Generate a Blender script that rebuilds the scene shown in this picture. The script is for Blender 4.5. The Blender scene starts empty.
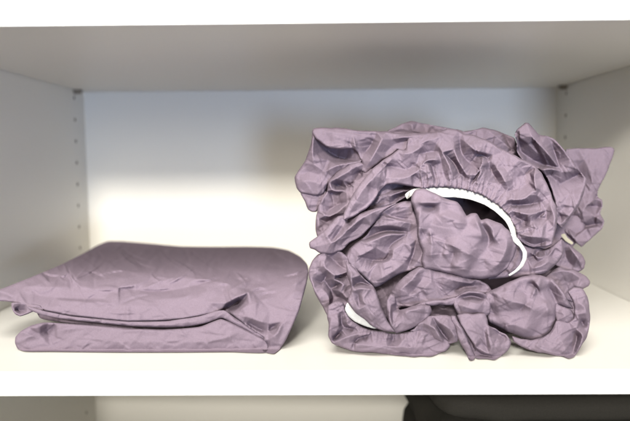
import bpy, bmesh, math, random
import numpy as np
from mathutils import Vector, Matrix, noise
from mathutils.geometry import delaunay_2d_cdt

random.seed(4)
scene = bpy.context.scene
col = scene.collection

# ------------------------------------------------------------------ camera
K = 1.25
CAM = np.array([0.0, -0.401, 0.1367]) * K
YAW, PIT, ROL = -0.0129, -0.0829, -0.008
FPX = 640.0
XL, XR, H, D, T = -0.2942 * K, 0.2862 * K, 0.2188 * K, 0.3946 * K, 0.020
fw = np.array([math.sin(YAW) * math.cos(PIT), math.cos(YAW) * math.cos(PIT), math.sin(PIT)])
r0 = np.array([math.cos(YAW), -math.sin(YAW), 0.0])
u0 = np.cross(r0, fw)
rt = math.cos(ROL) * r0 + math.sin(ROL) * u0
up = -math.sin(ROL) * r0 + math.cos(ROL) * u0


def rays(uv):
    """direction through photo pixel (u, v), scaled so that its Y component is 1"""
    uv = np.asarray(uv, float)
    d = fw[None] * FPX + rt[None] * (uv[:, :1] - 315) - up[None] * (uv[:, 1:2] - 210.5)
    return d / d[:, 1:2]


def at(uv, Y):
    """points at depth Y (metres behind the shelf's front edge) seen at photo pixels uv"""
    return CAM[None] + rays(uv) * (np.asarray(Y, float).reshape(-1, 1) - CAM[1])


def at_z(uv, z):
    d = rays(uv)
    t = (z - CAM[2]) / d[:, 2]
    return CAM[None] + d * t[:, None]


cd = bpy.data.cameras.new('camera')
cam = bpy.data.objects.new('camera', cd)
col.objects.link(cam)
cd.sensor_width = 36
cd.lens = FPX / 630 * 36
cd.clip_start = 0.01
cd.clip_end = 100
M = Matrix(((rt[0], up[0], -fw[0], CAM[0]), (rt[1], up[1], -fw[1], CAM[1]), (rt[2], up[2], -fw[2], CAM[2]), (0, 0, 0, 1)))
cam.matrix_world = M
cd.dof.use_dof = True
cd.dof.focus_distance = 0.575
cd.dof.aperture_fstop = 4.0
scene.camera = cam


# ------------------------------------------------------------------ materials
def mat(name, base, rough=0.5, spec=0.4):
    m = bpy.data.materials.new(name)
    m.use_nodes = True
    nt = m.node_tree
    b = nt.nodes['Principled BSDF']
    b.inputs['Base Color'].default_value = (*base, 1)
    b.inputs['Roughness'].default_value = rough
    b.inputs['Specular IOR Level'].default_value = spec
    return m, nt, b


def add_noise_bump(nt, b, scale, strength, dist, coord='Object', detail=4, stretch=(1, 1, 1), prev=None):
    tc = nt.nodes.new('ShaderNodeTexCoord')
    mp = nt.nodes.new('ShaderNodeMapping')
    mp.inputs['Scale'].default_value = stretch
    nz = nt.nodes.new('ShaderNodeTexNoise')
    nz.inputs['Scale'].default_value = scale
    nz.inputs['Detail'].default_value = detail
    bp = nt.nodes.new('ShaderNodeBump')
    bp.inputs['Strength'].default_value = strength
    bp.inputs['Distance'].default_value = dist
    nt.links.new(tc.outputs[coord], mp.inputs['Vector'])
    nt.links.new(mp.outputs[0], nz.inputs['Vector'])
    nt.links.new(nz.outputs['Fac'], bp.inputs['Height'])
    if prev:
        nt.links.new(prev.outputs[0], bp.inputs['Normal'])
    nt.links.new(bp.outputs[0], b.inputs['Normal'])
    return bp, nz


def fabric(name, base, fine=1.0):
    m, nt, b = mat(name, base, 1.0, 0.08)
    b.inputs['Sheen Weight'].default_value = 0.0
    b.inputs['Sheen Roughness'].default_value = 0.5
    p1, _ = add_noise_bump(nt, b, 90, 0.15 * fine, 0.003, detail=3)
    p2, _ = add_noise_bump(nt, b, 420, 0.25 * fine, 0.0010, detail=3, prev=p1)
    p3, nz = add_noise_bump(nt, b, 2600, 0.3, 0.0002, detail=1, prev=p2)
    # faint uneven dye of washed cotton
    tc = nt.nodes.new('ShaderNodeTexCoord')
    n2 = nt.nodes.new('ShaderNodeTexNoise')
    n2.inputs['Scale'].default_value = 900
    n2.inputs['Detail'].default_value = 4
    cr = nt.nodes.new('ShaderNodeValToRGB')
    cr.color_ramp.elements[0].position = 0.3
    cr.color_ramp.elements[1].position = 0.7
    cr.color_ramp.elements[0].color = (*[c * 0.93 for c in base], 1)
    cr.color_ramp.elements[1].color = (*[c * 1.06 for c in base], 1)
    nt.links.new(tc.outputs['Object'], n2.inputs['Vector'])
    nt.links.new(n2.outputs['Fac'], cr.inputs[0])
    nt.links.new(cr.outputs[0], b.inputs['Base Color'])
    return m


M_SHEET = fabric('mauve_cotton', (0.184, 0.144, 0.182))
M_FLAT = fabric('mauve_cotton_pressed', (0.184, 0.144, 0.182), 0.8)
M_DARK = fabric('black_fleece', (0.036, 0.034, 0.030))
M_WHITE, ntw, bw = mat('white_melamine', (0.71, 0.695, 0.65), 0.38, 0.4)
add_noise_bump(ntw, bw, 900, 0.05, 0.0003)
M_EDGE, nte, be = mat('white_edge_band', (0.83, 0.83, 0.81), 0.3, 0.45)
M_HOLE, _, _ = mat('drilled_chipboard', (0.10, 0.085, 0.07), 0.9, 0.1)
M_PIN, _, bp_ = mat('bronze_pin', (0.22, 0.19, 0.15), 0.4, 0.5)
M_TAG, _, _ = mat('cream_elastic', (0.30, 0.28, 0.22), 0.8, 0.2)
M_ELASTIC, ntE, bE = mat('white_elastic', (0.46, 0.46, 0.45), 0.9, 0.2)
add_noise_bump(ntE, bE, 900, 0.5, 0.0006, detail=2)


# ------------------------------------------------------------------ helpers
def link(name, verts, faces, m, parent=None, smooth=True):
    me = bpy.data.meshes.new(name)
    me.from_pydata([tuple(map(float, v)) for v in verts], [], [tuple(map(int, f)) for f in faces])
    me.materials.append(m)
    if smooth:
        me.polygons.foreach_set('use_smooth', [True] * len(me.polygons))
    me.update()
    o = bpy.data.objects.new(name, me)
    col.objects.link(o)
    if parent:
        o.parent = parent
        o.matrix_parent_inverse = parent.matrix_world.inverted()
    return o


def empty(name, loc):
    o = bpy.data.objects.new(name, None)
    col.objects.link(o)
    o.location = loc
    o.empty_display_size = 0.05
    bpy.context.view_layer.update()
    return o


def box(name, lo, hi, m, parent=None, bevel=0.0):
    bm = bmesh.new()
    bmesh.ops.create_cube(bm, size=1)
    lo, hi = Vector(lo), Vector(hi)
    for v in bm.verts:
        v.co = Vector([lo[i] + (v.co[i] + .5) * (hi[i] - lo[i]) for i in range(3)])
    if bevel:
        bmesh.ops.bevel(bm, geom=bm.edges[:], offset=bevel, segments=3, affect='EDGES')
    me = bpy.data.meshes.new(name)
    bm.to_mesh(me)
    bm.free()
    me.materials.append(m)
    o = bpy.data.objects.new(name, me)
    col.objects.link(o)
    if parent:
        o.parent = parent
        o.matrix_parent_inverse = parent.matrix_world.inverted()
    return o


TENSION = .55


def spline(pts, step, closed):
    """centripetal Catmull-Rom through pts, resampled every `step`"""
    P = np.asarray(pts, float)
    n = len(P)
    out = []
    rng = range(n) if closed else range(n - 1)
    for i in rng:
        if closed:
            p0, p1, p2, p3 = P[(i - 1) % n], P[i], P[(i + 1) % n], P[(i + 2) % n]
        else:
            p0, p1, p2, p3 = P[max(i - 1, 0)], P[i], P[i + 1], P[min(i + 2, n - 1)]
            if i == 0: p0 = 2 * p1 - p2
            if i == n - 2: p3 = 2 * p2 - p1
        a = max(np.linalg.norm((p1 - p0)[:2]), 1e-3) ** .5
        b = max(np.linalg.norm((p2 - p1)[:2]), 1e-3) ** .5
        c = max(np.linalg.norm((p3 - p2)[:2]), 1e-3) ** .5
        m1 = (p2 - p1) + b * ((p1 - p0) / a - (p2 - p0) / (a + b))
        m2 = (p2 - p1) + b * ((p3 - p2) / c - (p3 - p1) / (b + c))
        if closed:
            m1, m2 = m1 * TENSION, m2 * TENSION
        k = max(2, int(np.linalg.norm((p2 - p1)[:2]) / step * 4))
        for j in range(k):
            t = j / k
            out.append((2 * t**3 - 3 * t**2 + 1) * p1 + (t**3 - 2 * t**2 + t) * m1 + (-2 * t**3 + 3 * t**2) * p2 + (t**3 - t**2) * m2)
    if not closed:
        out.append(P[-1])
    out = np.array(out)
    Q = np.vstack([out, out[:1]]) if closed else out
    s = np.concatenate([[0], np.cumsum(np.linalg.norm(np.diff(Q[:, :2], axis=0), axis=1))])
    m = max(3, int(round(s[-1] / step)))
    tt = np.linspace(0, s[-1], m + 1)
    if closed:
        tt = tt[:-1]
    return np.stack([np.interp(tt, s, Q[:, k]) for k in range(Q.shape[1])], 1)


def inside(poly, pts):
    x, y = pts[:, 0], pts[:, 1]
    r = np.zeros(len(pts), bool)
    n = len(poly)
    for i in range(n):
        x1, y1 = poly[i]
        x2, y2 = poly[(i + 1) % n]
        c = ((y1 > y) != (y2 > y))
        if c.any():
            xi = (x2 - x1) * (y - y1) / (y2 - y1 + 1e-12) + x1
            r ^= c & (x < xi)
    return r


def dist_to(line, pts):
    """distance to a densely sampled line and index of its nearest sample"""
    d = np.full(len(pts), 1e9)
    k = np.zeros(len(pts), int)
    for s in range(0, len(pts), 4000):
        q = ((pts[s:s + 4000, None, :] - line[None, :, :2]) ** 2).sum(2)
        k[s:s + 4000] = q.argmin(1)
        d[s:s + 4000] = np.sqrt(q.min(1))
    return d, k


def triangulate(ring, step, seed=0):
    """boundary ring + jittered hex points inside it -> 2-D points and triangles, ring first"""
    lo, hi = ring.min(0), ring.max(0)
    xs = np.arange(lo[0], hi[0], step)
    ys = np.arange(lo[1], hi[1], step * .866)
    gx, gy = np.meshgrid(xs, ys)
    gx = gx + (np.arange(len(ys)) % 2)[:, None] * step * .5
    P = np.stack([gx.ravel(), gy.ravel()], 1)
    rs = np.random.RandomState(seed)
    P = P + rs.uniform(-.12, .12, P.shape) * step
    P = P[inside(ring, P)]
    d, _ = dist_to(ring, P)
    P = P[d > step * .5]
    A = np.vstack([ring, P])
    n = len(ring)
    vs, es, fs, ov, oe, of = delaunay_2d_cdt([Vector(p) for p in A], [(i, (i + 1) % n) for i in range(n)], [], 1, 1e-5)
    return np.array([tuple(v) for v in vs]), [tuple(f) for f in fs]


def field(lo, hi, lines, ring=None, cell=.6):
    """tent-like surface through the fold lines (harmonic between them): sharp on the lines, taut between"""
    lo = np.asarray(lo) - 3
    hi = np.asarray(hi) + 3
    samples = []
    if ring is not None:
        q = np.array([noise.noise(Vector((p[0] / 9, p[1] / 9, 2.2))) for p in ring])
        ring = np.column_stack([ring, q * 7])[np.abs(q) < .14]
        samples.append(ring)
    for L in lines:
        samples.append(L)
    S = np.vstack(samples)
    f = None
    for c in (cell * 8, cell * 4, cell * 2, cell):
        nx, ny = int((hi[0] - lo[0]) / c) + 2, int((hi[1] - lo[1]) / c) + 2
        acc = np.zeros((ny, nx)); w = np.zeros((ny, nx))
        # later lines win where they share a cell with the outline
        ix = np.clip(((S[:, 0] - lo[0]) / c + .5).astype(int), 0, nx - 1)
        iy = np.clip(((S[:, 1] - lo[1]) / c + .5).astype(int), 0, ny - 1)
        wt = np.ones(len(S))
        if ring is not None:
            wt[:len(ring)] = .02
        np.add.at(acc, (iy, ix), S[:, 2] * wt)
        np.add.at(w, (iy, ix), wt)
        fix = w > 0
        val = acc / np.maximum(w, 1e-9)
        if f is None:
            f = np.full((ny, nx), S[:, 2].mean())
        else:
            yy = np.clip(np.arange(ny) / 2, 0, f.shape[0] - 1.001)
            xx = np.clip(np.arange(nx) / 2, 0, f.shape[1] - 1.001)
            f = bil(f, *np.meshgrid(xx, yy))
        f[fix] = val[fix]
        for _ in range(120 if c > cell else 80):
            p = np.pad(f, 1, mode='edge')
            g = (p[:-2, 1:-1] + p[2:, 1:-1] + p[1:-1, :-2] + p[1:-1, 2:]) / 4
            f = np.where(fix, val, f + 1.0 * (g - f))
    return f, lo, cell


def facets(f, lo, cell, ring, lines, amp, size, seed, ang=None, stretch=1.6, tent=None):
    """re-span the field with flat triangular facets between fold lines, outline and scattered points,
    the way stiff cotton breaks into planes"""
    rs = np.random.RandomState(seed)
    look = lambda P: bil(f, (P[:, 0] - lo[0]) / cell, (P[:, 1] - lo[1]) / cell)
    pts, vals, edges = [], [], []
    n = 0
    r = ring[::max(1, int(round(5 / np.linalg.norm(ring[1] - ring[0]))))]
    pts.append(r)
    vals.append(look(r) + rs.normal(0, amp * .5, len(r)))
    n += len(r)
    for L in lines:
        k = max(1, int(round(3.5 / .5)))
        q = L[::k] if (len(L) - 1) % k == 0 else np.vstack([L[::k], L[-1:]])
        pts.append(q[:, :2])
        vals.append(q[:, 2])
        edges += [(n + i, n + i + 1) for i in range(len(q) - 1)]
        n += len(q)
    allp = np.vstack(pts)
    l2, h2 = ring.min(0) - 4, ring.max(0) + 4
    cand = rs.uniform(l2, h2, (int((h2 - l2).prod() / size**2 * 12), 2))
    c, s_ = (math.cos(math.radians(ang)), math.sin(math.radians(ang))) if ang is not None else (1, 0)
    st = stretch if ang is not None else 1
    tr = lambda P: np.stack([(P[:, 0] * c + P[:, 1] * s_) / st, -P[:, 0] * s_ + P[:, 1] * c], 1)
    keep = []
    T = tr(allp)
    for q in cand:
        tq = tr(q[None])[0]
        if ((T - tq) ** 2).sum(1).min() < (size * .5) ** 2:
            continue
        if keep and ((np.array([k[1] for k in keep]) - tq) ** 2).sum(1).min() < (size * .8) ** 2:
            continue
        keep.append((q, tq))
    if keep:
        kp = np.array([k[0] for k in keep])
        pts.append(kp)
        vals.append(look(kp) + rs.normal(0, amp, len(kp)))
    A, va = np.vstack(pts), np.concatenate(vals)
    vs, es, fs, ov, oe, of = delaunay_2d_cdt([Vector(p) for p in A], edges, [], 0, 1e-4)
    vs = np.array([tuple(v) for v in vs])
    z = np.array([va[o].mean() if len(o) else look(vs[i:i + 1])[0] for i, o in enumerate(ov)])
    g = f.copy()
    for t in fs:
        p = (vs[list(t)] - lo) / cell
        x0, y0 = np.maximum(np.floor(p.min(0)).astype(int), 0)
        x1, y1 = np.ceil(p.max(0)).astype(int) + 1
        x1, y1 = min(x1, g.shape[1]), min(y1, g.shape[0])
        if x1 <= x0 or y1 <= y0:
            continue
        X, Yy = np.meshgrid(np.arange(x0, x1), np.arange(y0, y1))
        (ax, ay), (bx, by), (cx, cy) = p
        den = (by - cy) * (ax - cx) + (cx - bx) * (ay - cy)
        if abs(den) < 1e-9:
            continue
        u = ((by - cy) * (X - cx) + (cx - bx) * (Yy - cy)) / den
        v = ((cy - ay) * (X - cx) + (ax - cx) * (Yy - cy)) / den
        m = (u >= -1e-6) & (v >= -1e-6) & (u + v <= 1 + 1e-6)
        zz = u * z[t[0]] + v * z[t[1]] + (1 - u - v) * z[t[2]]
        g[y0:y1, x0:x1][m] = zz[m]
    tent = TENT if tent is None else tent
    g = tent * g + (1 - tent) * f
    for _ in range(BLUR + (4 if tent < .7 else 0)):
        p = np.pad(g, 1, mode='edge')
        g = .5 * g + .5 * (p[:-2, 1:-1] + p[2:, 1:-1] + p[1:-1, :-2] + p[1:-1, 2:]) / 4
    return lambda P: bil(g, (P[:, 0] - lo[0]) / cell, (P[:, 1] - lo[1]) / cell)


TENT, BLUR = .95, 1


def creases(P, ring, seed, ang, dens):
    """scattered pinch creases: a slow rise on one side of a slightly bent line, a quick drop on the other"""
    rs = np.random.RandomState(seed * 7 + 1)
    lo, hi = ring.min(0), ring.max(0)
    n = int((hi - lo).prod() / 95 * dens)
    out = np.zeros(len(P))
    for _ in range(n):
        c = rs.uniform(lo, hi)
        a = math.radians(rs.normal(ang, 28)) if ang is not None else rs.uniform(0, math.pi)
        L, w1, w2 = rs.uniform(4, 20), rs.uniform(2.5, 7), rs.uniform(.7, 1.5)
        A = rs.uniform(.4, 1.5) * CREASE * rs.choice([-1, 1])
        d = P - c
        t = (d[:, 0] * math.cos(a) + d[:, 1] * math.sin(a)) / L
        m = np.abs(t) < 1
        if not m.any():
            continue
        q = (-d[m, 0] * math.sin(a) + d[m, 1] * math.cos(a)) + rs.uniform(-3, 3) * t[m] ** 2
        tp = 1 - t[m] ** 2
        w1 = w1 * (.4 + .6 * tp)
        out[m] += A * tp * np.where(q > 0, np.clip(1 - q / w1, 0, 1), np.clip(1 + q / w2, 0, 1))
    return out


def lattice(P, seed, size):
    """height of a sheet of small irregular flat facets"""
    a = P / size
    wx = np.array([noise.noise(Vector((x * .55, y * .55, seed))) for x, y in a]) * 1.1
    wy = np.array([noise.noise(Vector((x * .55, y * .55, seed + 7.7))) for x, y in a]) * 1.1
    x, y = a[:, 0] + wx, a[:, 1] + wy
    x = x + y * .5
    i, j = np.floor(x).astype(int), np.floor(y).astype(int)
    u, v = x - i, y - j
    def hsh(i, j):
        t = np.sin(i * 127.1 + j * 311.7 + seed * 17.3) * 43758.5453
        return (t - np.floor(t)) * 2 - 1
    h00, h10, h01, h11 = hsh(i, j), hsh(i + 1, j), hsh(i, j + 1), hsh(i + 1, j + 1)
    lo_ = u + v < 1
    return np.where(lo_, h00 + u * (h10 - h00) + v * (h01 - h00), h11 + (1 - u) * (h01 - h11) + (1 - v) * (h10 - h11))


def bil(f, x, y):
    x = np.clip(x, 0, f.shape[1] - 1.001)
    y = np.clip(y, 0, f.shape[0] - 1.001)
    i, j = x.astype(int), y.astype(int)
    a, b = x - i, y - j
    return (f[j, i] * (1 - a) * (1 - b) + f[j, i + 1] * a * (1 - b) + f[j + 1, i] * (1 - a) * b + f[j + 1, i + 1] * a * b)


EDGE_WOBBLE = .9
SHIFT = 20.0        # mm: the whole cloth sits this much nearer the shelf's front edge
RS, ZS, HS = .36, .5, 1.35
CR, CR2, CREASE = .6, .4, 1.15


class Cloth:
    def __init__(self):
        self.v, self.f, self.n = [], [], 0

    def add(self, V, F, flip=False):
        self.v.append(np.asarray(V))
        for t in F:
            t = [i + self.n for i in t]
            self.f.append(t[::-1] if flip else t)
        self.n += len(V)


def panel(C, outline, base, grad=(0, 0), lines=(), R=9, Rz=14, Tb=30, Rb=26, anchor=True, seed=1,
          cr=(1.1, 14, None), gathers=(), step=.8, centre=None, back=True, tent=None, ncr=1.0):
    """one fold of the cloth: outline and fold lines are (u, v), depths in mm; a front skin that rolls away at
    the edge and a rounder back skin closing it"""
    ring = spline(outline, step, True)
    ring = ring + np.array([[noise.noise(Vector((x / 9, y / 9, seed))), noise.noise(Vector((x / 9, y / 9, seed + 50)))] for x, y in ring]) * EDGE_WOBBLE * (0 if seed >= 60 else 1)
    cen = np.array(centre) if centre is not None else ring.mean(0)
    P, F = triangulate(ring, step, seed)
    nr = len(ring)
    Ls = []
    for pts, h in lines:
        pts = np.asarray(pts, float)
        hh = np.full(len(pts), float(h)) if np.isscalar(h) else np.asarray(h, float)
        q = spline(np.column_stack([pts, hh]), .5, False)
        t = np.linspace(0, 1, len(q))
        q[:, 2] *= np.clip(.25 + 3.0 * np.minimum(t, 1 - t), 0, 1)
        Ls.append(q)
    cr = cr or (.5, 14, None)
    f, flo, fc = field(ring.min(0), ring.max(0), Ls or [np.array([[*cen, 0.0]])], ring if anchor else None)
    h = facets(f, flo, fc, ring, Ls, cr[0] * CR / HS, cr[1] * .9, seed, cr[2], tent=tent)(P) * HS
    h = h + creases(P, ring, seed, cr[2], ncr)
    d, _ = dist_to(ring, P)
    d[:nr] = 0
    R, Rz = max(R * RS, 1.6), Rz * ZS
    edge = np.clip(d / R, 0, 1)
    h = h + lattice(P, seed * 1.3, cr[1] * .42) * cr[0] * CR2 * np.clip(d / 4, .2, 1)
    for g, A, Lg, wl in gathers:
        E = spline(g, 1.0, False)
        dd, k = dist_to(E, P)
        s = k.astype(float)
        jit = np.array([noise.noise(Vector((x / 17, seed + .3, 0))) for x in s]) * 6
        rad = np.array([noise.noise(Vector((q / 11, x / 25, 7))) for q, x in zip(dd, s)]) * 2.5
        ph = (s + jit + rad) / wl * 2 * math.pi
        am = np.array([.6 + .9 * abs(noise.noise(Vector((x / 7., 3.1, seed)))) for x in s])
        w = 1 - 2 * np.abs(np.sin(ph / 2)) ** .8
        h = h + A * am * w * np.exp(-dd / Lg)
    roll = Rz * (1 - np.sqrt(np.clip(1 - (1 - edge) ** 2, 0, 1)))
    if callable(base):
        B, sc = base(P)
        Y = B - h * sc + roll
    else:
        Y = base + (P[:, 0] - cen[0]) * grad[0] + (P[:, 1] - cen[1]) * grad[1] - h + roll
    rim = Y[:nr].copy()
    rr = np.convolve(np.concatenate([rim[-2:], rim, rim[:2]]), np.ones(5) / 5, 'valid')
    Y[:nr] = rr
    Yf = floor_depth(P)
    Y = np.minimum(Y - SHIFT, Yf - 1.2)
    V = at(P, Y / 1000)
    C.add(V, F)
    if back:
        Pb, Fb = triangulate(ring, 5.0, seed + 1)
        # rebuild the ring exactly so both skins share an edge line
        db, _ = dist_to(ring, Pb)
        db[:nr] = 0
        e = np.clip(db / Rb, 0, 1)
        _, kk = dist_to(ring, Pb)
        Yb = Y[kk] + Tb * np.sqrt(np.clip(1 - (1 - e) ** 2, 0, 1))
        Yb[:nr] = Y[:nr]
        ok = floor_depth(Pb)
        Yb = np.clip(np.minimum(Yb, ok), None, D * 1000 - 12)
        C.add(at(Pb, Yb / 1000), Fb, True)
    return P, Y


def floor_depth(P):
    """depth in mm at which the ray through each pixel meets the shelf (a hair above it)"""
    d = rays(P)
    z = d[:, 2]
    t = np.where(z < -1e-4, (0.0008 - CAM[2]) / np.minimum(z, -1e-4), 1e3)
    return (t + CAM[1]) * 1000


# ------------------------------------------------------------------ the rumpled fitted sheet
ORG = dict(a=(290, 115), b=(350, 115), c=(410, 115), d=(470, 115), e=(540, 115), f=(290, 175), g=(350, 175),
           h=(410, 175), i=(470, 175), j=(540, 175), k=(290, 235), l=(350, 235), m=(410, 235), n=(470, 235),
           o=(530, 235), p=(300, 290), q=(350, 290), r=(410, 290), s=(470, 290), t=(520, 290))


def tl(key, *pts):
    ox, oy = ORG[key]
    return [(ox + x / 5.2625, oy + y / 5.2625) for x, y in pts]


bundle = empty('fitted_sheet', tuple(at(np.array([[450., 345.]]), [0.10])[0]))
bundle.location.z = 0
bpy.context.view_layer.update()
C = Cloth()

# inner mass of cloth seen only down the gaps
panel(C, [(325, 150), (345, 140), (380, 138), (440, 136), (500, 142), (550, 160), (580, 190), (585, 230), (572, 250),
          (578, 290), (574, 325), (540, 332), (420, 330), (340, 325), (326, 290), (328, 250), (322, 210)],
      185, cr=(7, 26, None), R=12, Rz=20, Tb=110, Rb=70, seed=3, step=2.0)
panel(C, [(364, 272), (376, 276), (392, 272), (406, 268), (412, 280), (404, 300), (398, 316), (384, 318), (374, 305), (366, 290)],
      112, lines=[([(378, 282), (386, 296), (388, 310)], 6), ([(392, 278), (398, 292)], -4)], seed=51, cr=(1.6, 10, 60), Tb=60)
panel(C, [(424, 296), (440, 297), (456, 294), (464, 300), (462, 318), (450, 324), (430, 322), (418, 312)],
      98, lines=[([(430, 303), (444, 309), (458, 307)], 6), ([(432, 314), (450, 316)], -4)], seed=52, cr=(1.6, 9, 15), Tb=60)
panel(C, [(355, 232), (366, 226), (376, 222), (378, 236), (362, 248), (350, 258), (340, 262), (336, 252)],
      112, lines=[([(344, 256), (358, 244), (372, 230)], 5)], seed=53, cr=(1.4, 10, -40), Tb=50)
# back of the heap: peak and right shoulder
panel(C, [(384, 135), (392, 128.5), (404, 123.5), (411, 120.5), (418, 122.3), (430, 124.5), (437, 126), (446, 127.5),
          (460, 130), (470, 133), (478, 138), (470, 150), (430, 155), (395, 148)], 175,
      lines=[([(411, 121.5), (414, 134)], 9), ([(390, 134), (402, 133)], -3), ([(430, 126), (438, 140)], -4)], seed=5, R=5, Rz=8, Tb=60)
panel(C, [(455, 134), (466, 130.5), (476, 129.3), (484, 128), (492, 129.5), (499, 132), (508, 135), (514, 138.5),
          (518, 146), (520, 156), (512, 162), (490, 155), (465, 145)], 150,
      lines=[([(484, 128.5), (500, 140), (515, 152)], 7), ([(505, 136), (512, 150)], -4)], seed=6, R=6, Rz=10, Tb=60)
# left flap with its pocket
panel(C, [(312.5, 131), (312, 138), (310, 146), (306, 159), (299, 170), (294.3, 177), (294.5, 182), (296.5, 188), (302, 193.5),
          (312, 195.5), (322, 195), (328, 186), (335, 177), (350, 168), (363, 161), (362, 150), (340, 143), (322, 136)],
      120, (-.25, 0), [([(313, 132.5), (312.5, 150), (314, 170)], 9),
                       ([(319, 143), (328, 151), (342, 158), (357, 160)], -16),
                       (tl('a', (150, 315), (250, 268), (370, 245)), 8),
                       ([(296, 182), (310, 181), (326, 186)], 6), ([(300, 174), (309, 172)], -1)],
      seed=8, R=7, Rz=12, Tb=60, cr=(.8, 16, None))
panel(C, [(300, 190), (304, 201), (308, 209), (312, 212), (316.5, 211.5), (319, 206), (325, 198), (326, 190), (312, 187)],
      128, (-.2, 0), [([(306, 195), (311, 208)], 4)], seed=9, R=5, Rz=8, Tb=30)
# top fold running right from the flap, its lip hanging over the pocket
panel(C, [(312.3, 132), (313.5, 129), (318, 127.6), (330, 127.7), (343, 128.2), (358, 130), (376, 131), (386, 131),
          (400, 133), (420, 133), (440, 136), (428, 143), (415, 145.5), (409, 148.5), (402, 151.5), (398, 150.5), (388, 157),
          (375, 166.5), (366, 173), (361.5, 170), (361.5, 160.5), (357.5, 153), (352, 148.8), (342, 149.6), (331, 148), (322, 144), (315.5, 138.5)],
      106, (0, -.1), [(tl('b', (185, 95), (130, 200), (80, 285)), 10), ([(374, 139), (369, 148), (363, 154)], -9),
                      ([(322, 131), (345, 134), (368, 137)], 5), ([(330, 141), (350, 144)], 4), ([(352, 147), (358, 143)], 7),
                      ([(392, 139), (405, 137), (425, 138)], 6), ([(386, 152), (396, 144), (408, 141)], -3)],
      seed=10, R=6, Rz=11, Tb=60, Rb=20, cr=(.8, 15, 10))
# far right wing
panel(C, [(566, 149), (572, 148.3), (590, 148.3), (603, 147.3), (611, 146.6), (614, 149), (613, 156), (609, 167), (604, 178), (598.5, 190),
          (598, 196), (602, 200), (602.5, 206), (600.5, 213), (604, 221), (602, 229), (593, 237), (585, 244), (581, 247.5), (575, 242),
          (566, 233), (560, 228), (558, 190), (566, 170)],
      185, (-.1, 0), [(tl('j', (250, 160), (290, 165), (330, 175)), -9), (tl('j', (285, 130), (225, 190), (235, 245)), 8),
                      (tl('j', (140, 262), (200, 272), (270, 266), (330, 252)), -11), (tl('j', (160, 215), (200, 255)), -8),
                      (tl('j', (150, 285), (190, 350), (210, 375)), 8), (tl('j', (240, 285), (300, 275)), 5),
                      ([(585, 160), (592, 178), (590, 192)], 5), (tl('j', (290, 100), (300, 125)), -8), ([(606, 152), (596, 175)], 2),
                      (tl('j', (290, 215), (320, 240)), 6), ([(575, 160), (585, 185)], -5)],
      seed=12, R=4, Rz=7, Tb=35, cr=(1.0, 14, 60))
# right fold rising to a peak
panel(C, [(514.5, 135), (517, 129.5), (521, 126), (525.5, 122.8), (529, 123), (533, 128.5), (538, 134.3), (545, 135.6), (552, 137.6), (557, 141.5), (564, 150),
          (573, 161.5), (582, 173), (586.5, 179), (585.5, 186), (583, 196), (576, 210), (570, 218), (561, 228), (556, 222), (555, 205),
          (552, 192), (548, 180), (540, 170), (522, 160), (517.5, 152), (516.5, 142)],
      122, (.35, 0), [([(518, 134), (520.5, 150), (530, 158), (543, 164.5), (556, 167.5)], -17),
                      (tl('d', (300, 45), (330, 120), (380, 170), (420, 215)) + [(557, 165)], 9),
                      (tl('d', (260, 80), (262, 120)), 2), (tl('d', (310, 155), (345, 140)), -4),
                      (tl('e', (70, 120), (130, 190), (190, 270), (235, 330)), 9), (tl('e', (60, 150), (80, 210), (102, 278)), -7),
                      (tl('e', (225, 303), (150, 340), (100, 370), (75, 400)), -9), (tl('e', (120, 300), (180, 300)), 4),
                      (tl('j', (230, 50), (210, 120), (150, 220), (110, 258)), 9), (tl('j', (130, 170), (105, 120)), 3),
                      (tl('e', (5, 288), (60, 284), (98, 292)), 7), (tl('e', (20, 325), (60, 312), (48, 350)), -8),
                      (tl('j', (100, 200), (110, 240)), -4)],
      seed=14, R=5, Rz=9, Tb=60, Rb=20, cr=(.9, 13, 45))
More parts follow.
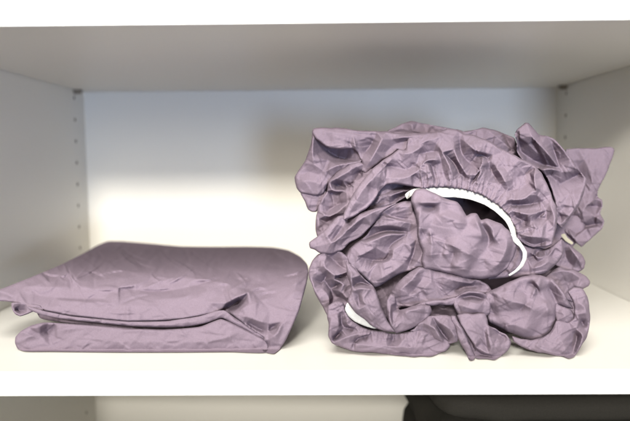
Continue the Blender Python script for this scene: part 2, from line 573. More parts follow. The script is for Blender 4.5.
# the arch gathered onto the elastic, from the left sleeve round to the right
ARC = dict(base=86, grad=(.06, -.38), centre=(470, 185))
arch_in = [(433, 187.3), (450, 187.7), (470, 191), (483, 196), (496, 204), (506, 213), (512, 221), (516, 231), (517, 239)]
panel(C, [(410, 134), (425, 132.5), (440, 131.5), (448, 128.5), (456, 129.5), (463, 133), (472, 135), (480, 137), (492, 143), (506, 150.5), (521, 158.5), (535, 166),
          (541.5, 173), (546, 182), (551.5, 194), (556, 206), (557.5, 216), (556.5, 228), (554, 237), (552.5, 244), (545, 247), (533, 247.5), (524, 243.5)]
      + arch_in[::-1] + [(424, 189), (415, 187), (404, 185), (395, 183.5), (386, 185), (379, 193), (372, 204),
                         (364, 210), (352, 217.5), (344.5, 220), (343.5, 214), (349, 202), (357, 188), (366, 176), (376, 166), (388, 156.5), (399, 149.3), (405, 149.5)],
      ARC['base'], ARC['grad'], [
          (tl('c', (140, 150), (165, 185), (200, 250), (222, 310), (228, 345)), 9), (tl('c', (190, 215), (238, 262), (262, 310), (295, 332)), -9),
          (tl('c', (262, 125), (268, 190), (298, 240), (345, 275), (362, 287)), -10), (tl('c', (225, 125), (245, 220), (280, 285), (312, 335)), 7),
          (tl('c', (335, 205), (385, 214), (421, 240)), -8), (tl('c', (290, 140), (350, 188), (400, 200)), 8),
          (tl('c', (385, 228), (372, 275), (342, 330)), 9), (tl('c', (366, 300), (330, 352)), -7),
          (tl('c', (55, 275), (85, 242), (160, 232)), 8), (tl('c', (0, 250), (45, 282)), -5), (tl('c', (88, 250), (108, 300), (128, 345)), 7),
          (tl('c', (112, 255), (122, 300), (140, 345)), -6), (tl('c', (50, 205), (100, 195), (148, 192)), -6), (tl('c', (20, 160), (110, 130), (200, 105)), 5),
          (tl('c', (20, 320), (60, 345)), -3), (tl('c', (165, 250), (175, 300), (185, 345)), -2),
          (tl('d', (95, 252), (122, 310), (160, 368)), -9), (tl('d', (55, 245), (50, 310), (20, 360)), 6), (tl('d', (130, 262), (180, 340), (205, 385)), 6),
          (tl('d', (225, 332), (290, 315), (335, 290)), -5), (tl('d', (345, 275), (338, 340), (352, 421)), 9), (tl('d', (190, 402), (260, 384), (328, 345)), -5),
          (tl('d', (170, 180), (260, 235), (330, 270)), 5), (tl('d', (40, 120), (110, 150), (170, 200)), 4),
          (tl('i', (190, 157), (260, 157), (335, 151), (392, 135)), -10), (tl('i', (190, 132), (290, 122), (340, 70)), 6),
          (tl('i', (230, 190), (310, 206), (375, 192)), 8), (tl('i', (220, 207), (260, 232), (308, 246)), -7),
          (tl('i', (328, 246), (358, 285), (398, 302)), 7), (tl('i', (342, 236), (378, 206), (402, 188)), -6), (tl('i', (255, 262), (300, 275)), -5),
          (tl('i', (255, 310), (330, 325), (405, 332)), 7), (tl('i', (270, 335), (330, 366), (400, 350)), -9), (tl('i', (240, 285), (310, 300)), 2),
          (tl('j', (50, 150), (78, 230), (62, 290)), 6), (tl('j', (20, 215), (40, 235)), -5),
          ([(395, 156), (378, 173), (362, 191), (350, 211)], 7), (tl('b', (180, 262), (240, 275), (300, 285), (352, 252)), -6),
          (tl('b', (255, 200), (320, 200), (400, 150)), 6), (tl('b', (110, 380), (150, 400), (190, 350)), -3),
          (tl('b', (190, 330), (290, 330), (350, 300), (390, 240)), 5), ([(374, 197), (364, 206), (352, 213)], -1)],
      seed=16, R=6, Rz=12, Tb=70, Rb=24, cr=(.9, 14, None), centre=ARC['centre'],
      gathers=[([(420, 188)] + arch_in, 3.6, 9.0, 4.8), ([(420, 188)] + arch_in, 2.6, 24.0, 9.5)], step=.7)
# small fold looping under the arch's left end
panel(C, [(384, 185), (390, 182.5), (397, 181.5), (409, 184), (416, 188), (412.5, 193), (405, 197.5), (397, 202.5), (386, 206.5), (374, 210), (367, 211), (371, 201), (377, 191)],
      99, (0, 0), [([(391, 189.5), (400, 186.5), (410, 188.5)], -10), ([(385, 199), (396, 193.5), (409, 190)], 6), ([(393, 201.5), (400, 195.5), (410, 192.5)], -9),
                   ([(374, 206), (384, 194)], 5)], seed=17, R=4, Rz=7, Tb=40)
# left middle, crumpled
panel(C, [(368, 167), (360, 162), (352, 163.5), (343, 168.5), (335, 174), (329.5, 181), (327, 191), (322, 199), (318, 207), (316, 216),
          (315.5, 230), (317, 236), (322, 240), (335, 235), (350, 218), (372, 192), (380, 172)],
      108, (-.3, .05), [(tl('f', (230, 52), (262, 55), (292, 72)), -13), (tl('f', (200, 97), (270, 90)), -9), (tl('f', (205, 25), (225, 80), (290, 85)), 6),
                        (tl('f', (160, 190), (200, 217), (240, 202), (300, 150)), 9), (tl('f', (190, 197), (245, 160), (290, 148)), -8),
                        (tl('a', (352, 290), (382, 328)), -10), (tl('a', (190, 358), (260, 325), (350, 270)), 8), (tl('f', (150, 230), (150, 290)), 5),
                        (tl('f', (150, 150), (180, 110)), 4), (tl('f', (180, 260), (230, 225)), -6), (tl('f', (320, 40), (340, 80), (300, 130)), 5),
                        (tl('a', (345, 350), (300, 380)), -6)],
      seed=18, R=5, Rz=9, Tb=50, cr=(1.6, 11, None))
# second sleeve band, coming to a point at the left
panel(C, [(397.5, 202.3), (385, 206), (374, 208.7), (365, 211.3), (355, 216), (347, 221), (344, 216), (338, 216), (330, 225), (319, 235),
          (313, 240), (309.6, 243), (310, 248), (315, 249.8), (322, 253.5), (332, 254.5), (341, 250.5), (350, 242.5), (361, 236), (370, 227.5), (377, 219), (383, 212), (390, 207.5)],
      80, (-.12, 0), [([(390, 205.5), (370, 213.5), (352, 226), (335, 241), (318, 246)], 8), ([(345, 222), (350, 219.5)], -7), ([(338, 222), (330, 232), (322, 238)], 5),
                      ([(343, 226), (334, 240)], -2), ([(362, 224), (350, 236), (340, 246)], -2)],
      seed=20, R=5, Rz=10, Tb=40, cr=(.8, 13, -40))
# middle left fan
panel(C, [(375, 218), (380, 212), (388, 207), (397, 203), (411, 201), (414, 210), (420, 228), (428, 238), (432, 255), (428, 267), (418, 268.5), (408, 271.5),
          (398, 275), (389, 280), (381, 285.8), (374.5, 287), (368, 281), (361, 273.5), (354, 268.5), (348.5, 263), (346.5, 257), (350, 248), (360, 240), (370, 230)],
      84, (-.05, -.12), [(tl('g', (150, 213), (250, 237), (330, 258)), 8), (tl('g', (240, 170), (330, 162)), 4), (tl('g', (185, 200), (225, 222), (320, 235)), -5),
                         (tl('g', (75, 337), (125, 315), (185, 295), (310, 300)), -10), (tl('g', (55, 362), (120, 345), (200, 315), (270, 312)), 7),
                         (tl('g', (190, 412), (218, 365), (300, 312)), -5), (tl('g', (120, 270), (200, 265), (300, 280)), 6),
                         (tl('l', (85, 122), (130, 134), (190, 128), (212, 78)), -9), (tl('l', (140, 150), (190, 142), (222, 118), (230, 70)), 7),
                         (tl('l', (20, 120), (80, 95), (150, 60)), 7), (tl('l', (120, 250), (230, 190), (300, 130)), 8), (tl('l', (60, 180), (110, 200)), 3),
                         (tl('l', (350, 25), (335, 90), (302, 178)), -6), (tl('l', (372, 30), (378, 100), (335, 165)), 5), (tl('l', (260, 40), (320, 60), (320, 100)), 5)],
      seed=22, R=6, Rz=12, Tb=50, cr=(.8, 14, -20))
# big smooth tongue in front
panel(C, [(416, 189.5), (411.5, 196), (411, 202), (414, 209), (416.5, 220), (417, 232), (419, 243), (422.5, 252), (421, 262), (424, 269), (433, 270), (445, 272.5), (457, 276), (470, 278.7), (485, 278.7), (497, 276),
          (507, 268), (513, 258), (517, 247), (515, 240), (509, 231), (502, 224.5), (495, 221.5), (487, 218.5), (481, 219.5), (476.6, 213.5), (470, 214), (466.5, 215.5),
          (462, 207.5), (457, 202.5), (448, 199), (440, 196), (432, 192), (423, 188.5)],
      66, (0, 0), [([(421.5, 206), (419.5, 217), (419.5, 238)], 7), ([(425, 206.5), (435, 207)], -6), ([(414, 202), (427, 203), (446, 201.5)], 8),
                   ([(420, 194), (435, 199)], 3), ([(436, 213), (452, 219), (468, 224)], 9), ([(448, 208.5), (466, 216.5)], 2),
                   ([(422, 233), (428, 236), (433, 236)], 0), ([(481.4, 225), (489, 238), (487, 248)], -4), ([(474, 217), (481, 231), (482, 243)], 9),
                   ([(484, 221), (492, 229), (494.5, 243)], 8), ([(513, 246), (509, 261.6), (498.5, 273)], -4), ([(503, 229), (507, 245), (500, 262), (488, 272)], 8),
                   ([(430, 228), (432, 245), (430, 262)], 8), ([(445, 240), (460, 250), (478, 258)], 13), ([(441, 254), (453, 253)], 7), ([(450, 264), (470, 270)], 10),
                   ([(484, 262), (492, 255)], 5)],
      seed=24, R=9, Rz=15, Tb=45, cr=(.4, 24, 15), tent=.45, ncr=.6)
# roll of cloth at the right, below the arch
panel(C, [(513, 240), (520, 243), (533, 247.5), (545, 248.5), (553, 245), (558, 240.5), (562, 239), (563.5, 250), (560.5, 259), (553, 267.5), (545, 272.5),
          (536, 275.5), (526, 277), (512, 278.5), (500, 278.5), (488, 279), (495, 270), (505, 262), (512, 252)],
      84, (.15, 0), [(tl('n', (300, 122), (345, 102), (372, 66)), -6), ([(529, 269), (542, 265.4), (552, 259)], 9), ([(530, 252), (540, 258), (548, 254)], 5),
                     ([(556, 246), (552, 257)], -2), ([(515, 262), (508, 273)], 6), ([(538, 262), (548, 256), (556, 247)], 4)],
      seed=26, R=8, Rz=14, Tb=50, cr=(.8, 13, -30))
# right column, behind
panel(C, [(561, 238), (568, 242), (575, 248.5), (582, 255), (585.5, 262), (584, 268.5), (578, 272), (568, 270.5), (560, 268), (554, 264), (558, 252)],
      150, (0, 0), [([(570, 247), (577, 257), (582, 265)], 8), ([(564, 247), (567, 260), (575, 268)], -7)], seed=27, R=6, Rz=10, Tb=50)
panel(C, [(543, 279), (552, 270.5), (560, 267), (570, 269.5), (580, 272), (586, 276.5), (590.3, 282), (588.5, 286), (583, 289), (578, 293), (574, 302), (560, 298), (548, 288)],
      138, (.2, 0), [(tl('o', (200, 288), (240, 300), (278, 298)), -9), (tl('o', (110, 200), (200, 190), (290, 245)), 7), (tl('o', (150, 240), (220, 250)), -2), (tl('o', (230, 270), (290, 275)), 5)],
      seed=28, R=6, Rz=10, Tb=50, cr=(1.4, 10, None))
# crumple at the lower left
panel(C, [(318, 254), (330, 250), (342, 252), (353, 262), (359, 272), (358, 285), (353, 298), (347, 306), (342, 317), (334, 319), (327.5, 316), (322.5, 306),
          (316.5, 296), (312, 286), (308.8, 277), (309, 268), (313, 260)],
      86, (-.15, 0), [(tl('k', (190, 112), (180, 160), (240, 212), (310, 190)), 9), (tl('k', (245, 222), (310, 212)), -9), (tl('k', (200, 105), (250, 150), (290, 180)), -7),
                      (tl('k', (198, 292), (235, 275), (262, 258)), -11), (tl('k', (222, 385), (233, 322), (282, 342)), -12), (tl('k', (153, 262), (178, 240), (196, 205)), -9),
                      (tl('k', (112, 230), (130, 290), (178, 380)), 6), (tl('k', (215, 230), (262, 248), (300, 285)), 8), (tl('k', (170, 280), (205, 330), (205, 380)), 6),
                      (tl('k', (250, 290), (290, 320), (300, 350)), 6), (tl('k', (240, 390), (290, 370)), 5)],
      seed=30, R=5, Rz=9, Tb=40, cr=(1.6, 11, None))
# lower left band resting on the shelf, gathered at its top
panel(C, [(328, 306), (327, 314), (328.5, 325), (328.5, 336), (332, 343), (343, 348), (356, 352), (368, 352), (382, 353.2), (398, 355), (415, 356.3), (428, 356), (437, 354.5),
          (445, 351), (450, 345.5), (449, 341), (441, 337), (432, 332), (420, 329.5), (410, 331), (396, 333.5), (384, 331.5), (372, 330), (360, 325.5), (350, 318.5), (345.5, 310), (343, 302), (336, 301)],
      60, (-.02, 0), [(tl('p', (215, 125), (225, 190), (285, 205)), -8), (tl('p', (178, 262), (222, 212)), -10), (tl('p', (165, 130), (160, 200), (168, 262)), 6),
                      (tl('p', (180, 275), (260, 243), (380, 212)), 6), (tl('p', (285, 285), (310, 252), (362, 238)), -5), (tl('p', (195, 120), (205, 180), (190, 225)), 5),
                      (tl('p', (245, 150), (255, 185), (290, 195)), 5), (tl('q', (235, 228), (222, 285)), -5), (tl('q', (205, 228), (180, 262)), 3),
                      (tl('q', (280, 240), (310, 300)), 4), (tl('q', (40, 250), (120, 225)), 6), (tl('q', (20, 270), (60, 250)), -3),
                      ([(345, 343), (372, 345), (400, 347), (428, 347)], 6), (tl('q', (360, 220), (400, 250)), 4)],
      seed=32, R=6, Rz=10, Tb=45, cr=(1.0, 13, 5),
      gathers=[([(338, 305), (343, 316), (352, 326), (364, 331), (384, 334), (400, 336), (418, 333)], 1.8, 5, 4.2)])
# drooping lobe left of centre
panel(C, [(347, 262), (353, 267), (358, 271.5), (366, 280), (373, 286), (377, 294), (380, 303), (383.5, 312), (388, 321), (395, 331.8), (388, 331.8), (378, 329.3),
          (370, 324.5), (362, 318), (355, 312), (350.5, 306.5), (347.5, 301.5), (349, 296), (351, 289), (349, 280), (346, 270)],
      54, (0, 0), [(tl('l', (22, 268), (50, 250), (98, 262), (128, 272)), -11), (tl('l', (12, 300), (50, 282), (125, 288)), 7), (tl('l', (3, 190), (8, 240), (15, 270)), 6),
                   ([(360, 293), (368, 308), (381, 323)], 8), ([(358, 294), (359, 304)], -2), (tl('l', (40, 200), (80, 225)), 3), ([(354, 300), (361, 313)], 5)],
      seed=34, R=6, Rz=11, Tb=35, cr=(.8, 13, 50))
# folds under the tongue
panel(C, [(386, 304), (389, 295), (396, 285), (403, 277.5), (411, 271.5), (418, 267.3), (424, 267.5), (435, 270), (450, 273), (460, 276), (470, 278), (480, 280), (489, 286), (492, 292),
          (485, 293.5), (475, 291.5), (465, 292.5), (458, 297), (450, 299.5), (438, 302.5), (425, 304.5), (412, 307), (402, 307.5), (396, 311), (389, 311)],
      72, (0, 0), [(tl('l', (370, 175), (330, 230), (238, 308)), 9), (tl('l', (235, 312), (300, 320), (375, 298)), 6), (tl('m', (125, 232), (50, 305)), 6),
                   (tl('m', (60, 240), (20, 290)), 1), (tl('m', (232, 300), (270, 278), (330, 268), (380, 275)), -7), (tl('m', (150, 215), (240, 240), (320, 255)), 7),
                   (tl('l', (225, 270), (195, 345)), -5), ([(440, 290), (425, 296)], 3)],
      seed=36, R=6, Rz=11, Tb=40, cr=(.8, 16, 10))
panel(C, [(386, 305), (387.5, 299), (391, 294), (395, 296), (396.5, 303), (399, 310), (405, 308.5), (412, 306), (422, 304.5), (430, 305.5), (431.5, 311), (428.5, 317.5), (422, 323),
          (412, 328.5), (403, 331.5), (396, 333.3), (391.5, 328), (388, 320), (386, 312)],
      58, (0, 0), [(tl('q', (240, 66), (256, 120)), -10), (tl('q', (214, 80), (210, 150), (235, 210)), 7), (tl('q', (262, 132), (330, 104), (415, 96)), 8),
                   (tl('q', (240, 150), (300, 180), (370, 160)), 4), (tl('q', (222, 100), (228, 160)), -2)], seed=38, R=5, Rz=9, Tb=35)
panel(C, [(414, 306.5), (420, 303.2), (433, 300.5), (447, 299), (456, 297.3), (459, 301), (453, 305), (440, 304.5), (428, 306.5), (418, 309)],
      64, (0, 0), [([(420, 305.5), (437, 302.5), (454, 301)], 3)], seed=39, R=3, Rz=6, Tb=30)
panel(C, [(454, 300), (458, 296), (464, 292), (474, 290.5), (483, 292.5), (489, 297.5), (491, 306), (490, 314), (484, 316.5), (473, 315), (460, 317), (456, 311), (453.5, 305)],
      62, (0, 0), [(tl('r', (248, 46), (320, 31), (402, 52)), -7), (tl('r', (262, 25), (335, 12), (390, 25)), 5), (tl('r', (250, 72), (330, 100), (385, 108)), 6),
                   (tl('r', (300, 60), (390, 80)), 5)], seed=40, R=4, Rz=8, Tb=40)
# lower middle folds
panel(C, [(410, 331), (414, 328), (420, 322.5), (428, 316.5), (437, 315), (447, 315), (453, 318), (457, 327), (460, 336), (457, 341.5), (450, 343.5), (443, 342.5),
          (436, 340), (428, 336), (418, 333)],
      56, (0, 0), [(tl('r', (138, 182), (180, 240), (212, 268)), -9), (tl('r', (70, 172), (128, 200), (168, 262)), 7), (tl('r', (150, 162), (220, 220), (243, 262)), 8),
                   (tl('r', (30, 215), (90, 240), (140, 290)), -4)], seed=42, R=4, Rz=8, Tb=40, cr=(.8, 10, 50))
panel(C, [(451, 316), (455, 316.5), (460, 324), (466, 334), (471, 345), (475.3, 356), (474, 359.5), (470, 360), (464.5, 351), (458.5, 339), (455, 328), (451.5, 321)],
      52, (0, 0), [([(455, 319), (463, 333), (472, 356)], 4)], seed=43, R=4, Rz=7, Tb=40)
panel(C, [(457, 315.5), (465, 313), (475, 313.5), (485, 313.5), (488, 320), (488.5, 325), (495, 328), (505, 334), (511, 341), (509.5, 348), (503, 355), (495, 359.5), (488, 358.5),
          (478, 358.5), (473, 356), (469, 346), (464, 334), (460, 324)],
      52, (0, 0), [(tl('r', (262, 165), (312, 250), (372, 325)), 6), (tl('r', (275, 198), (330, 290), (346, 340)), -8), (tl('s', (38, 298), (80, 328), (135, 345)), 5),
                   (tl('s', (20, 300), (60, 338), (110, 350)), -4), (tl('s', (112, 202), (160, 238), (205, 258)), -7), (tl('s', (102, 195), (100, 260), (128, 338)), 7),
                   (tl('s', (10, 130), (35, 220), (70, 290)), 5), (tl('s', (60, 130), (75, 220), (90, 300)), 2), (tl('s', (150, 260), (170, 320)), 4)],
      seed=44, R=5, Rz=9, Tb=50, cr=(.7, 13, 70))
# lower right base, knob and the big lobe over it
panel(C, [(512, 336), (520, 338), (530, 340), (541, 338), (549, 333), (554, 325), (557, 320), (560, 320), (568, 322), (573, 318), (574, 310), (572, 300), (568, 292), (574, 287),
          (583, 289.5), (587.5, 297), (589.3, 306), (590, 320), (588.5, 332), (584.5, 341), (579.5, 349), (574, 356), (568.5, 358), (562, 356.3), (550, 354), (538, 352.3), (528, 349.3), (519.5, 345.5), (513.5, 341.5)],
      58, (.15, -.1), [(tl('t', (298, 205), (330, 240), (312, 300), (292, 345)), 8), (tl('t', (272, 220), (298, 240), (290, 290), (275, 330)), -6),
                       (tl('t', (318, 150), (340, 200)), -8), (tl('t', (290, 60), (340, 90), (352, 150)), 6), (tl('t', (200, 240), (230, 290), (250, 340)), 5),
                       (tl('t', (60, 280), (140, 300), (200, 320)), 5), (tl('t', (300, 110), (310, 160)), 3)],
      seed=46, R=6, Rz=10, Tb=60, cr=(.9, 14, None))
panel(C, [(556, 303), (563, 306), (570, 308.5), (573.5, 313), (574.5, 318), (573, 324), (568.5, 328), (562, 328), (557, 324), (554.5, 317)],
      66, (0, 0), [([(560, 309), (566, 318), (568, 325)], 5)], seed=47, R=5, Rz=9, Tb=30)
panel(C, [(484, 298), (486, 292.5), (493, 289.5), (502, 285), (512, 280.5), (522, 276.5), (533, 274.5), (541, 275.5), (552, 278.5), (558, 284), (563, 290.5), (567, 298), (573.5, 308.5), (566, 308),
          (558, 304.8), (556.5, 312), (556, 320), (553, 328), (548, 335), (541, 340), (534, 341.5), (527, 340), (517, 335.5), (508, 331.5), (498, 326.5), (489.5, 322.5), (487, 317), (487.5, 308)],
      64, (0, 0), [(tl('n', (300, 250), (348, 272), (356, 302)), -6), (tl('n', (335, 240), (372, 290)), 7), (tl('n', (250, 285), (290, 305), (350, 322)), 1),
                   ([(492, 292), (508, 300), (528, 306), (544, 318)], 11), ([(500, 322), (518, 326), (534, 333)], 8), ([(488.5, 304), (495.5, 317)], -5), ([(536, 288), (530, 300), (520, 309)], 5), (tl('o', (112, 232), (168, 290), (212, 366)), 7),
                   (tl('o', (92, 262), (128, 330), (138, 362)), -6), ([(503, 289), (515, 285)], 4), ([(545, 300), (549, 316)], 8), ([(494, 296), (500, 312)], 4)],
      seed=48, R=12, Rz=18, Tb=45, cr=(.4, 22, None), tent=.5, ncr=.8)

cloth_body = link('cloth', np.vstack(C.v), C.f, M_SHEET, bundle)


def band(name, outline, base, grad=(0, 0), centre=None, m=M_ELASTIC, seed=60, R=2.2, Rz=1.6, lines=(), gathers=()):
    E = Cloth()
    panel(E, outline, base, grad, lines, centre=centre, R=R, Rz=Rz, Tb=1.6, Rb=3, cr=(.25, 5, None), seed=seed, step=.8, gathers=gathers)
    return link(name, np.vstack(E.v), E.f, m, bundle)


band('elastic_band', [(405, 194.5), (409, 191), (414, 188.8), (424, 188), (433, 187.6), (450, 187.9), (470, 190.8), (483, 195.8), (496, 203.8), (506, 212.8), (512.3, 221), (516.3, 231), (517.3, 238), (514.5, 239.5),
                      (511.5, 236), (509.5, 229), (505.5, 221.5), (497, 213), (485, 205), (470, 199.5), (455, 197.3), (443, 197), (434, 193), (424, 192), (414, 194), (407, 199)],
     ARC['base'] + 7, ARC['grad'], ARC['centre'], gathers=[])
band('elastic_band', [(510.5, 234), (516.5, 237), (523.5, 246), (526.8, 252), (526.5, 259), (522.5, 267), (516, 272.5), (509.5, 276), (508.5, 274.8), (514.5, 270.5), (519.5, 265), (522.5, 258.5), (522.5, 252), (519.5, 247), (513, 241)],
     66, (.1, 0), seed=61)
band('elastic_band', [(350.5, 300), (346.5, 304), (345, 309), (348, 315.5), (355, 321.5), (365, 326), (374, 328.5), (378, 328), (370, 321), (362, 314), (356, 308), (353, 303)],
     62, seed=62)
band('elastic_band', [(561, 235), (564.5, 233.5), (567.5, 237.5), (573.5, 243), (572, 244.5), (565.5, 241)], 142, seed=63, m=M_TAG)['label'] = 'short cream end of elastic showing at the right edge'
# ------------------------------------------------------------------ the flat folded sheet
def slab_depth(P):
    """depth (mm) at which each pixel's ray meets the folded slab: rounded front, nearly level top"""
    d = rays(P)
    Yf = 76.0
    Ys = np.linspace(Yf, 470, 500)
    zz = CAM[2] * 1000 + d[:, 2:3] * (Ys[None] - CAM[1] * 1000)
    prof = (57 - (Ys - 100) * .03) * np.sqrt(1 - (1 - np.clip((Ys - Yf) / 110, 0, 1)) ** 3)
    hit = zz <= prof[None]
    k = hit.argmax(1)
    k[~hit.any(1)] = len(Ys) - 1
    k2 = np.maximum(k - 1, 0)
    r = np.arange(len(P))
    a, b = (zz[r, k2] - prof[k2]), (zz[r, k] - prof[k])
    t = np.where(k > 0, a / np.where(np.abs(a - b) < 1e-6, 1, a - b), 0)
    Y = Ys[k2] + np.clip(t, 0, 1) * (Ys[k] - Ys[k2])
    sl = np.clip((Y - Yf) / 60, 0, 1)
    return Y, 1 + 2.6 * sl


folded = empty('folded_sheet', tuple(at_z(np.array([[150., 330.]]), 0)[0]))
folded.location.z = 0
bpy.context.view_layer.update()
S = Cloth()
panel(S, [(-14, 294), (2, 288.5), (30, 277.5), (60, 265), (84, 253), (98, 245), (108, 241.2), (122, 241.3), (150, 243.5), (180, 246.3), (215, 246.8), (250, 246.6),
          (274, 247.5), (289, 250.5), (300, 256.5), (307, 264), (308.6, 272), (306.5, 284), (303, 297), (299, 311), (293, 325), (286, 340), (280, 349), (274, 353.5),
          (266, 352.3), (260, 349.5), (262, 343), (264, 338), (256, 332), (246, 325.5), (236, 318), (229, 311.5), (225, 309), (214, 313), (200, 316), (180, 319),
          (160, 320.6), (130, 321.2), (100, 318.8), (70, 315.3), (45, 310.5), (25, 305), (8, 301.5), (-14, 300)],
      slab_depth, lines=[([(222, 310), (232, 305), (243, 299.5)], -11), ([(238, 313), (248, 305), (262, 302)], 4), ([(226, 303), (240, 296), (252, 291)], 5),
                         ([(246, 322), (262, 330), (268, 331)], -8), ([(268, 331), (274, 326.5), (277, 329)], -7), ([(268, 340), (276, 334), (282, 322)], 5),
                         ([(240, 311), (256, 320), (270, 324)], 4), ([(264, 341), (270, 347)], -4),
                         ([(299, 262), (297, 280), (290, 305), (278, 345)], 2.5),
                         ([(150, 300), (190, 296), (225, 285)], 1.5), ([(120, 288), (165, 291), (200, 284)], -1.5), ([(60, 300), (120, 305), (180, 307)], 1.5),
                         ([(20, 292), (60, 298), (105, 299)], -1.2), ([(150, 277), (200, 279), (250, 290)], 1.6), ([(205, 270), (240, 274), (270, 286)], -1.2),
                         ([(60, 280), (100, 290), (140, 284)], 1.2), ([(30, 287), (70, 287)], 1.4)],
      R=5, Rz=9, Tb=40, Rb=14, anchor=True, seed=80, cr=(1.6, 20, 8), step=1.1, ncr=.4)
panel(S, [(15, 343), (15.5, 337), (21, 331), (31, 325.5), (43, 322.5), (60, 323), (100, 326), (130, 328.5), (165, 329.5), (200, 326.5), (221, 319), (233, 323.5), (248, 331), (258, 336), (266, 341), (269, 347),
          (266, 352), (230, 351.6), (180, 352), (120, 352), (52, 351.3), (24, 351), (17.5, 348.5)], 76,
      lines=[([(46, 324), (48, 330), (57, 325)], -10), ([(30, 328), (40, 327)], 2), ([(50, 347), (51, 351)], -2.5), 
             ([(70, 340), (140, 342), (240, 342)], 2.5), ([(200, 345), (240, 333)], 3.5)],
      R=6, Rz=10, Tb=220, Rb=12, ncr=.6, seed=82, cr=(1.1, 14, 5), step=1.1)
panel(S, [(26, 306), (45, 311), (70, 316), (100, 319), (130, 321.5), (165, 321), (200, 316), (216, 311), (224, 310.3), (234, 317), (248, 326.5), (262, 335), (265, 339.5), (258, 337.5),
          (246, 331), (233, 323.5), (222, 318), (208, 322.5), (190, 326), (165, 327.3), (130, 326), (100, 323), (60, 318.5), (42, 315), (30, 310)], 82,
      lines=[([(60, 317), (130, 324), (165, 324.5), (205, 319.5), (222, 314.5)], 2), ([(224, 314), (240, 324), (258, 335)], 2.5)],
      R=2, Rz=4, Tb=60, Rb=5, seed=83, cr=(.5, 9, 5), step=.9)
panel(S, [(11.5, 303), (12, 309), (15, 314), (20, 316.3), (27, 314.3), (34, 311.3), (44, 310), (40, 305.5), (25, 303)], 88,
      lines=[([(15, 307), (20, 311), (27, 309)], -7), ([(14, 311), (20, 314.5), (30, 311.5)], 2)], R=2.5, Rz=5, Tb=30, Rb=4, seed=84, cr=(.5, 7, None), step=.8)
panel(S, [(36, 309), (60, 313), (120, 319), (180, 318), (224, 308), (250, 318), (262, 336), (250, 335), (222, 320), (190, 329), (120, 329), (60, 322), (40, 318)], 104,
      R=3, Rz=5, Tb=180, Rb=8, seed=85, step=1.5)
flat_body = link('folded_cloth', np.vstack(S.v), S.f, M_FLAT, folded)

# ------------------------------------------------------------------ the cabinet
TP = 0.019
HB = 0.34                                   # height of the lower compartment
ZT, ZB = H + T + 0.30, -T - HB
cab = empty('cabinet', ((XL + XR) / 2, D / 2, ZB - T))
HOLES = [H - 0.012 - 0.032 * i for i in range(-9, 20)]


def side_panel(x, inner, sgn):
    """upright board with two columns of drilled shelf-pin holes, each sunk 8 mm"""
    bm = bmesh.new()
    ys = sorted([D - 0.040, 0.045])
    z0, z1 = ZB - T, ZT
    r = 0.0027
    rings = []
    pts = [(0.0, z0), (D + .006, z0), (D + .006, z1), (0.0, z1)]
    edges = [(0, 1), (1, 2), (2, 3), (3, 0)]
    n = len(pts)
    holes = []
    for y in ys:
        for z in HOLES:
            if abs(z - (H + T / 2)) < T / 2 + .004 or abs(z + T / 2) < T / 2 + .004:
                continue
            idx = []
            for k in range(14):
                a = k / 14 * 2 * math.pi
                idx.append(len(pts))
                pts.append((y + r * math.cos(a), z + r * math.sin(a)))
            for k in range(14):
                edges.append((idx[k], idx[(k + 1) % 14]))
            holes.append((y, z))
    vs, es, fs, *_ = delaunay_2d_cdt([Vector(p) for p in pts], edges, [], 1, 1e-6)
    V = [(inner, v[0], v[1]) for v in vs]
    F = []
    for f in fs:
        c = sum((Vector(vs[i]) for i in f), Vector((0, 0))) / len(f)
        if any((c[0] - y) ** 2 + (c[1] - z) ** 2 < (r * .97) ** 2 for y, z in holes):
            continue
        F.append(tuple(f) if sgn > 0 else tuple(f)[::-1])
    outer = inner - sgn * TP
    b = len(V)
    V += [(outer, 0, z0), (outer, D + .006, z0), (outer, D + .006, z1), (outer, 0, z1), (inner, 0, z0), (inner, D + .006, z0), (inner, D + .006, z1), (inner, 0, z1)]
    F += [(b, b + 1, b + 2, b + 3), (b, b + 3, b + 7, b + 4), (b, b + 4, b + 5, b + 1), (b + 3, b + 2, b + 6, b + 7), (b + 1, b + 5, b + 6, b + 2)]
    o = link('side_panel', V, F, M_WHITE, cab, smooth=False)
    for y, z in holes:
        hv, hf = [], []
        for k in range(14):
            a = k / 14 * 2 * math.pi
            hv.append((inner, y + r * math.cos(a), z + r * math.sin(a)))
            hv.append((inner - sgn * .008, y + r * math.cos(a), z + r * math.sin(a)))
        for k in range(14):
            q = (k + 1) % 14
            hf.append((2 * k, 2 * q, 2 * q + 1, 2 * k + 1))
        hf.append(tuple(2 * k + 1 for k in range(14)))
        zi = CAM[2] + (z - CAM[2]) * .5
        if y > .3 and z > .02 and z < H:
            link('pin_hole', hv, hf, M_HOLE, o, smooth=False)
        else:
            rest.append((hv, hf))
    return o


rest = []
side_l = side_panel('l', XL, 1)
side_r = side_panel('r', XR, -1)
box('back_panel', (XL - .001, D, ZB - T), (XR + .001, D + .006, ZT), M_WHITE, cab)


def shelf(z1, name='shelf', gap=0.0009):
    o = box(name, (XL + gap, 0.0012, z1 - T), (XR - gap, D - .0008, z1), M_WHITE, cab, 0.0006)
    box('edge_band', (XL + gap, 0.0, z1 - T), (XR - gap, 0.0012 - .00001, z1), M_EDGE, o, 0.0004)
    return o


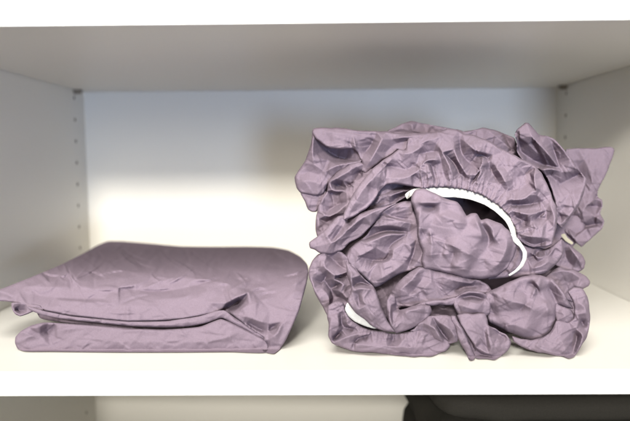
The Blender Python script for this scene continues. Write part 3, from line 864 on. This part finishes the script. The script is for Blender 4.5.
up_shelf = shelf(H + T, gap=0.0013)
low_shelf = shelf(0.0, gap=0.0006)
shelf(ZB, 'bottom_panel', gap=0.0004)
shelf(ZT, 'top_panel', gap=0.0004)
for x, s in ((XL, 1), (XR, -1)):
    for y in (D - 0.040, 0.060):
        bm = bmesh.new()
        bmesh.ops.create_cone(bm, cap_ends=True, segments=16, radius1=.0025, radius2=.0025, depth=.010,
                              matrix=Matrix.Translation((x + s * .005, y, H - .0040)) @ Matrix.Rotation(math.pi / 2, 4, 'Y'))
        bmesh.ops.create_cube(bm, size=1, matrix=Matrix.Translation((x + s * .0055, y, H - .0013)) @ Matrix.Diagonal((.011, .009, .0022, 1)))
        me = bpy.data.meshes.new('shelf_pin')
        bm.to_mesh(me)
        bm.free()
        me.materials.append(M_PIN)
        o = bpy.data.objects.new('shelf_pin', me)
        col.objects.link(o)
        o.parent = up_shelf
        o.matrix_parent_inverse = up_shelf.matrix_world.inverted()

# ------------------------------------------------------------------ dark blanket in the compartment below
blk = empty('folded_blanket', (0.24, 0.22, ZB))
Bc = Cloth()


def pillow(C, cx, cy, zc, hx, hy, hz, seed):
    n, m = 70, 36
    V, F = [], []
    for i in range(m + 1):
        th = -math.pi / 2 + math.pi * i / m
        for j in range(n):
            ph = 2 * math.pi * j / n
            cu = lambda c: math.copysign(abs(c) ** .35, c)
            x, y, z = cu(math.cos(th)) * cu(math.cos(ph)), cu(math.cos(th)) * cu(math.sin(ph)), math.copysign(abs(math.sin(th)) ** .7, math.sin(th))
            p = Vector((cx + x * hx, cy + y * hy, zc + z * hz))
            w = noise.noise(p * 22 + Vector((seed, 0, 0))) * .006 + noise.noise(p * 60 + Vector((0, seed, 0))) * .002
            p += Vector((x, y, z * .3)) * w
            V.append(p)
    for i in range(m):
        for j in range(n):
            F.append((i * n + j, i * n + (j + 1) % n, (i + 1) * n + (j + 1) % n, (i + 1) * n + j))
    C.add(np.array([tuple(v) for v in V]), F)


zz = ZB + .002
for q, hz in enumerate((.036, .034, .036, .035)):
    pillow(Bc, .225 + .004 * (q % 2), .24, zz + hz, .118 + .003 * q, .15, hz, q * 5.1)
    zz += 2 * hz - .002
pillow(Bc, .232, .235, zz + .016, .125, .155, .017, 31)
link('blanket_cloth', np.vstack(Bc.v), Bc.f, M_DARK, blk)

# ------------------------------------------------------------------ light
w = bpy.data.worlds.new('World')
scene.world = w
w.use_nodes = True
bg = w.node_tree.nodes['Background']
bg.inputs['Color'].default_value = (1.0, 0.92, 0.81, 1)
bg.inputs['Strength'].default_value = 0.31


def lamp(name, loc, target, size, power, color):
    ld = bpy.data.lights.new(name, 'AREA')
    ld.shape = 'DISK'
    ld.size = size
    ld.energy = power
    ld.color = color
    o = bpy.data.objects.new(name, ld)
    col.objects.link(o)
    o.location = loc
    o.rotation_euler = (Vector(target) - Vector(loc)).to_track_quat('-Z', 'Y').to_euler()
    return o


# room lamp, high in front and to the left: the upper shelf throws its shadow on the back panel
zb = at(np.array([[180., 192.]]), [D])[0]
el = (H - zb[2]) / D
def cutoff_lamp(name, loc, energy, color, radius):
    """spot with an added cutoff just under the shelf, keeping the compartment below dark"""
    ld = bpy.data.lights.new(name, 'SPOT')
    ld.energy = energy
    ld.color = color
    ld.shadow_soft_size = radius
    ld.spot_size = math.radians(110)
    ld.spot_blend = .01
    lo = bpy.data.objects.new(name, ld)
    col.objects.link(lo)
    lo.location = loc
    low = math.atan2(-.012 - loc[2], -loc[1])
    lo.rotation_euler = (math.pi / 2 + low + math.radians(55), 0, -math.atan2(-loc[0], -loc[1]))


cutoff_lamp('room_lamp', (-0.38, -2.6, H + el * 2.6), 540, (1.0, .955, .87), .18)
cutoff_lamp('wall_fill', (-.25, -2.4, .74), 120, (1.0, .93, .79), .40)  # fill added to brighten the upper back panel, not a fixture of the room
lamp('ceiling_light', (-.35, -1.5, 2.1), (0, .1, .1), 1.5, 96, (1.0, .975, .91))
# window light from behind the camera, low and to the right
p1 = at(np.array([[298., 180.]]), [.13])[0]
p2 = at(np.array([[265., 190.]]), [D])[0]
q1 = at(np.array([[380., 129.]]), [.11])[0]
q2 = at(np.array([[380., 118.]]), [D])[0]
sx = (p2[0] - p1[0]) / (p2[1] - p1[1])
sz = (q2[2] - q1[2]) / (q2[1] - q1[1])
sx = -.23
print('lights', el, sx, sz, 'corners', XL, XR, H, D)
dist = 2.2
cutoff_lamp('window', (p1[0] - sx * (dist + p1[1]), -dist, q1[2] - sz * (dist + q1[1])), 105, (.56, .71, 1.0), .2)

# ------------------------------------------------------------------ names and labels
def tag(o, label, cat, kind=None):
    o['label'] = label
    o['category'] = cat
    if kind:
        o['kind'] = kind


tag(bundle, 'rumpled mauve cotton fitted sheet bunched in a heap, white elastic showing, right on the shelf', 'fitted sheet')
tag(folded, 'mauve cotton sheet folded flat and neat, lying left on the white shelf', 'folded sheet')
tag(cab, 'white melamine cabinet with adjustable shelves and drilled pin holes', 'cabinet')
tag(blk, 'dark folded blanket in the shaded compartment below the shelf', 'blanket')

scene.view_settings.view_transform = 'Standard'
scene.view_settings.look = 'None'
scene.view_settings.exposure = 0.0
scene.view_settings.gamma = 1
scene.render.engine = 'CYCLES'
scene.cycles.use_denoising = True
scene.cycles.max_bounces = 10
scene.cycles.diffuse_bounces = 6
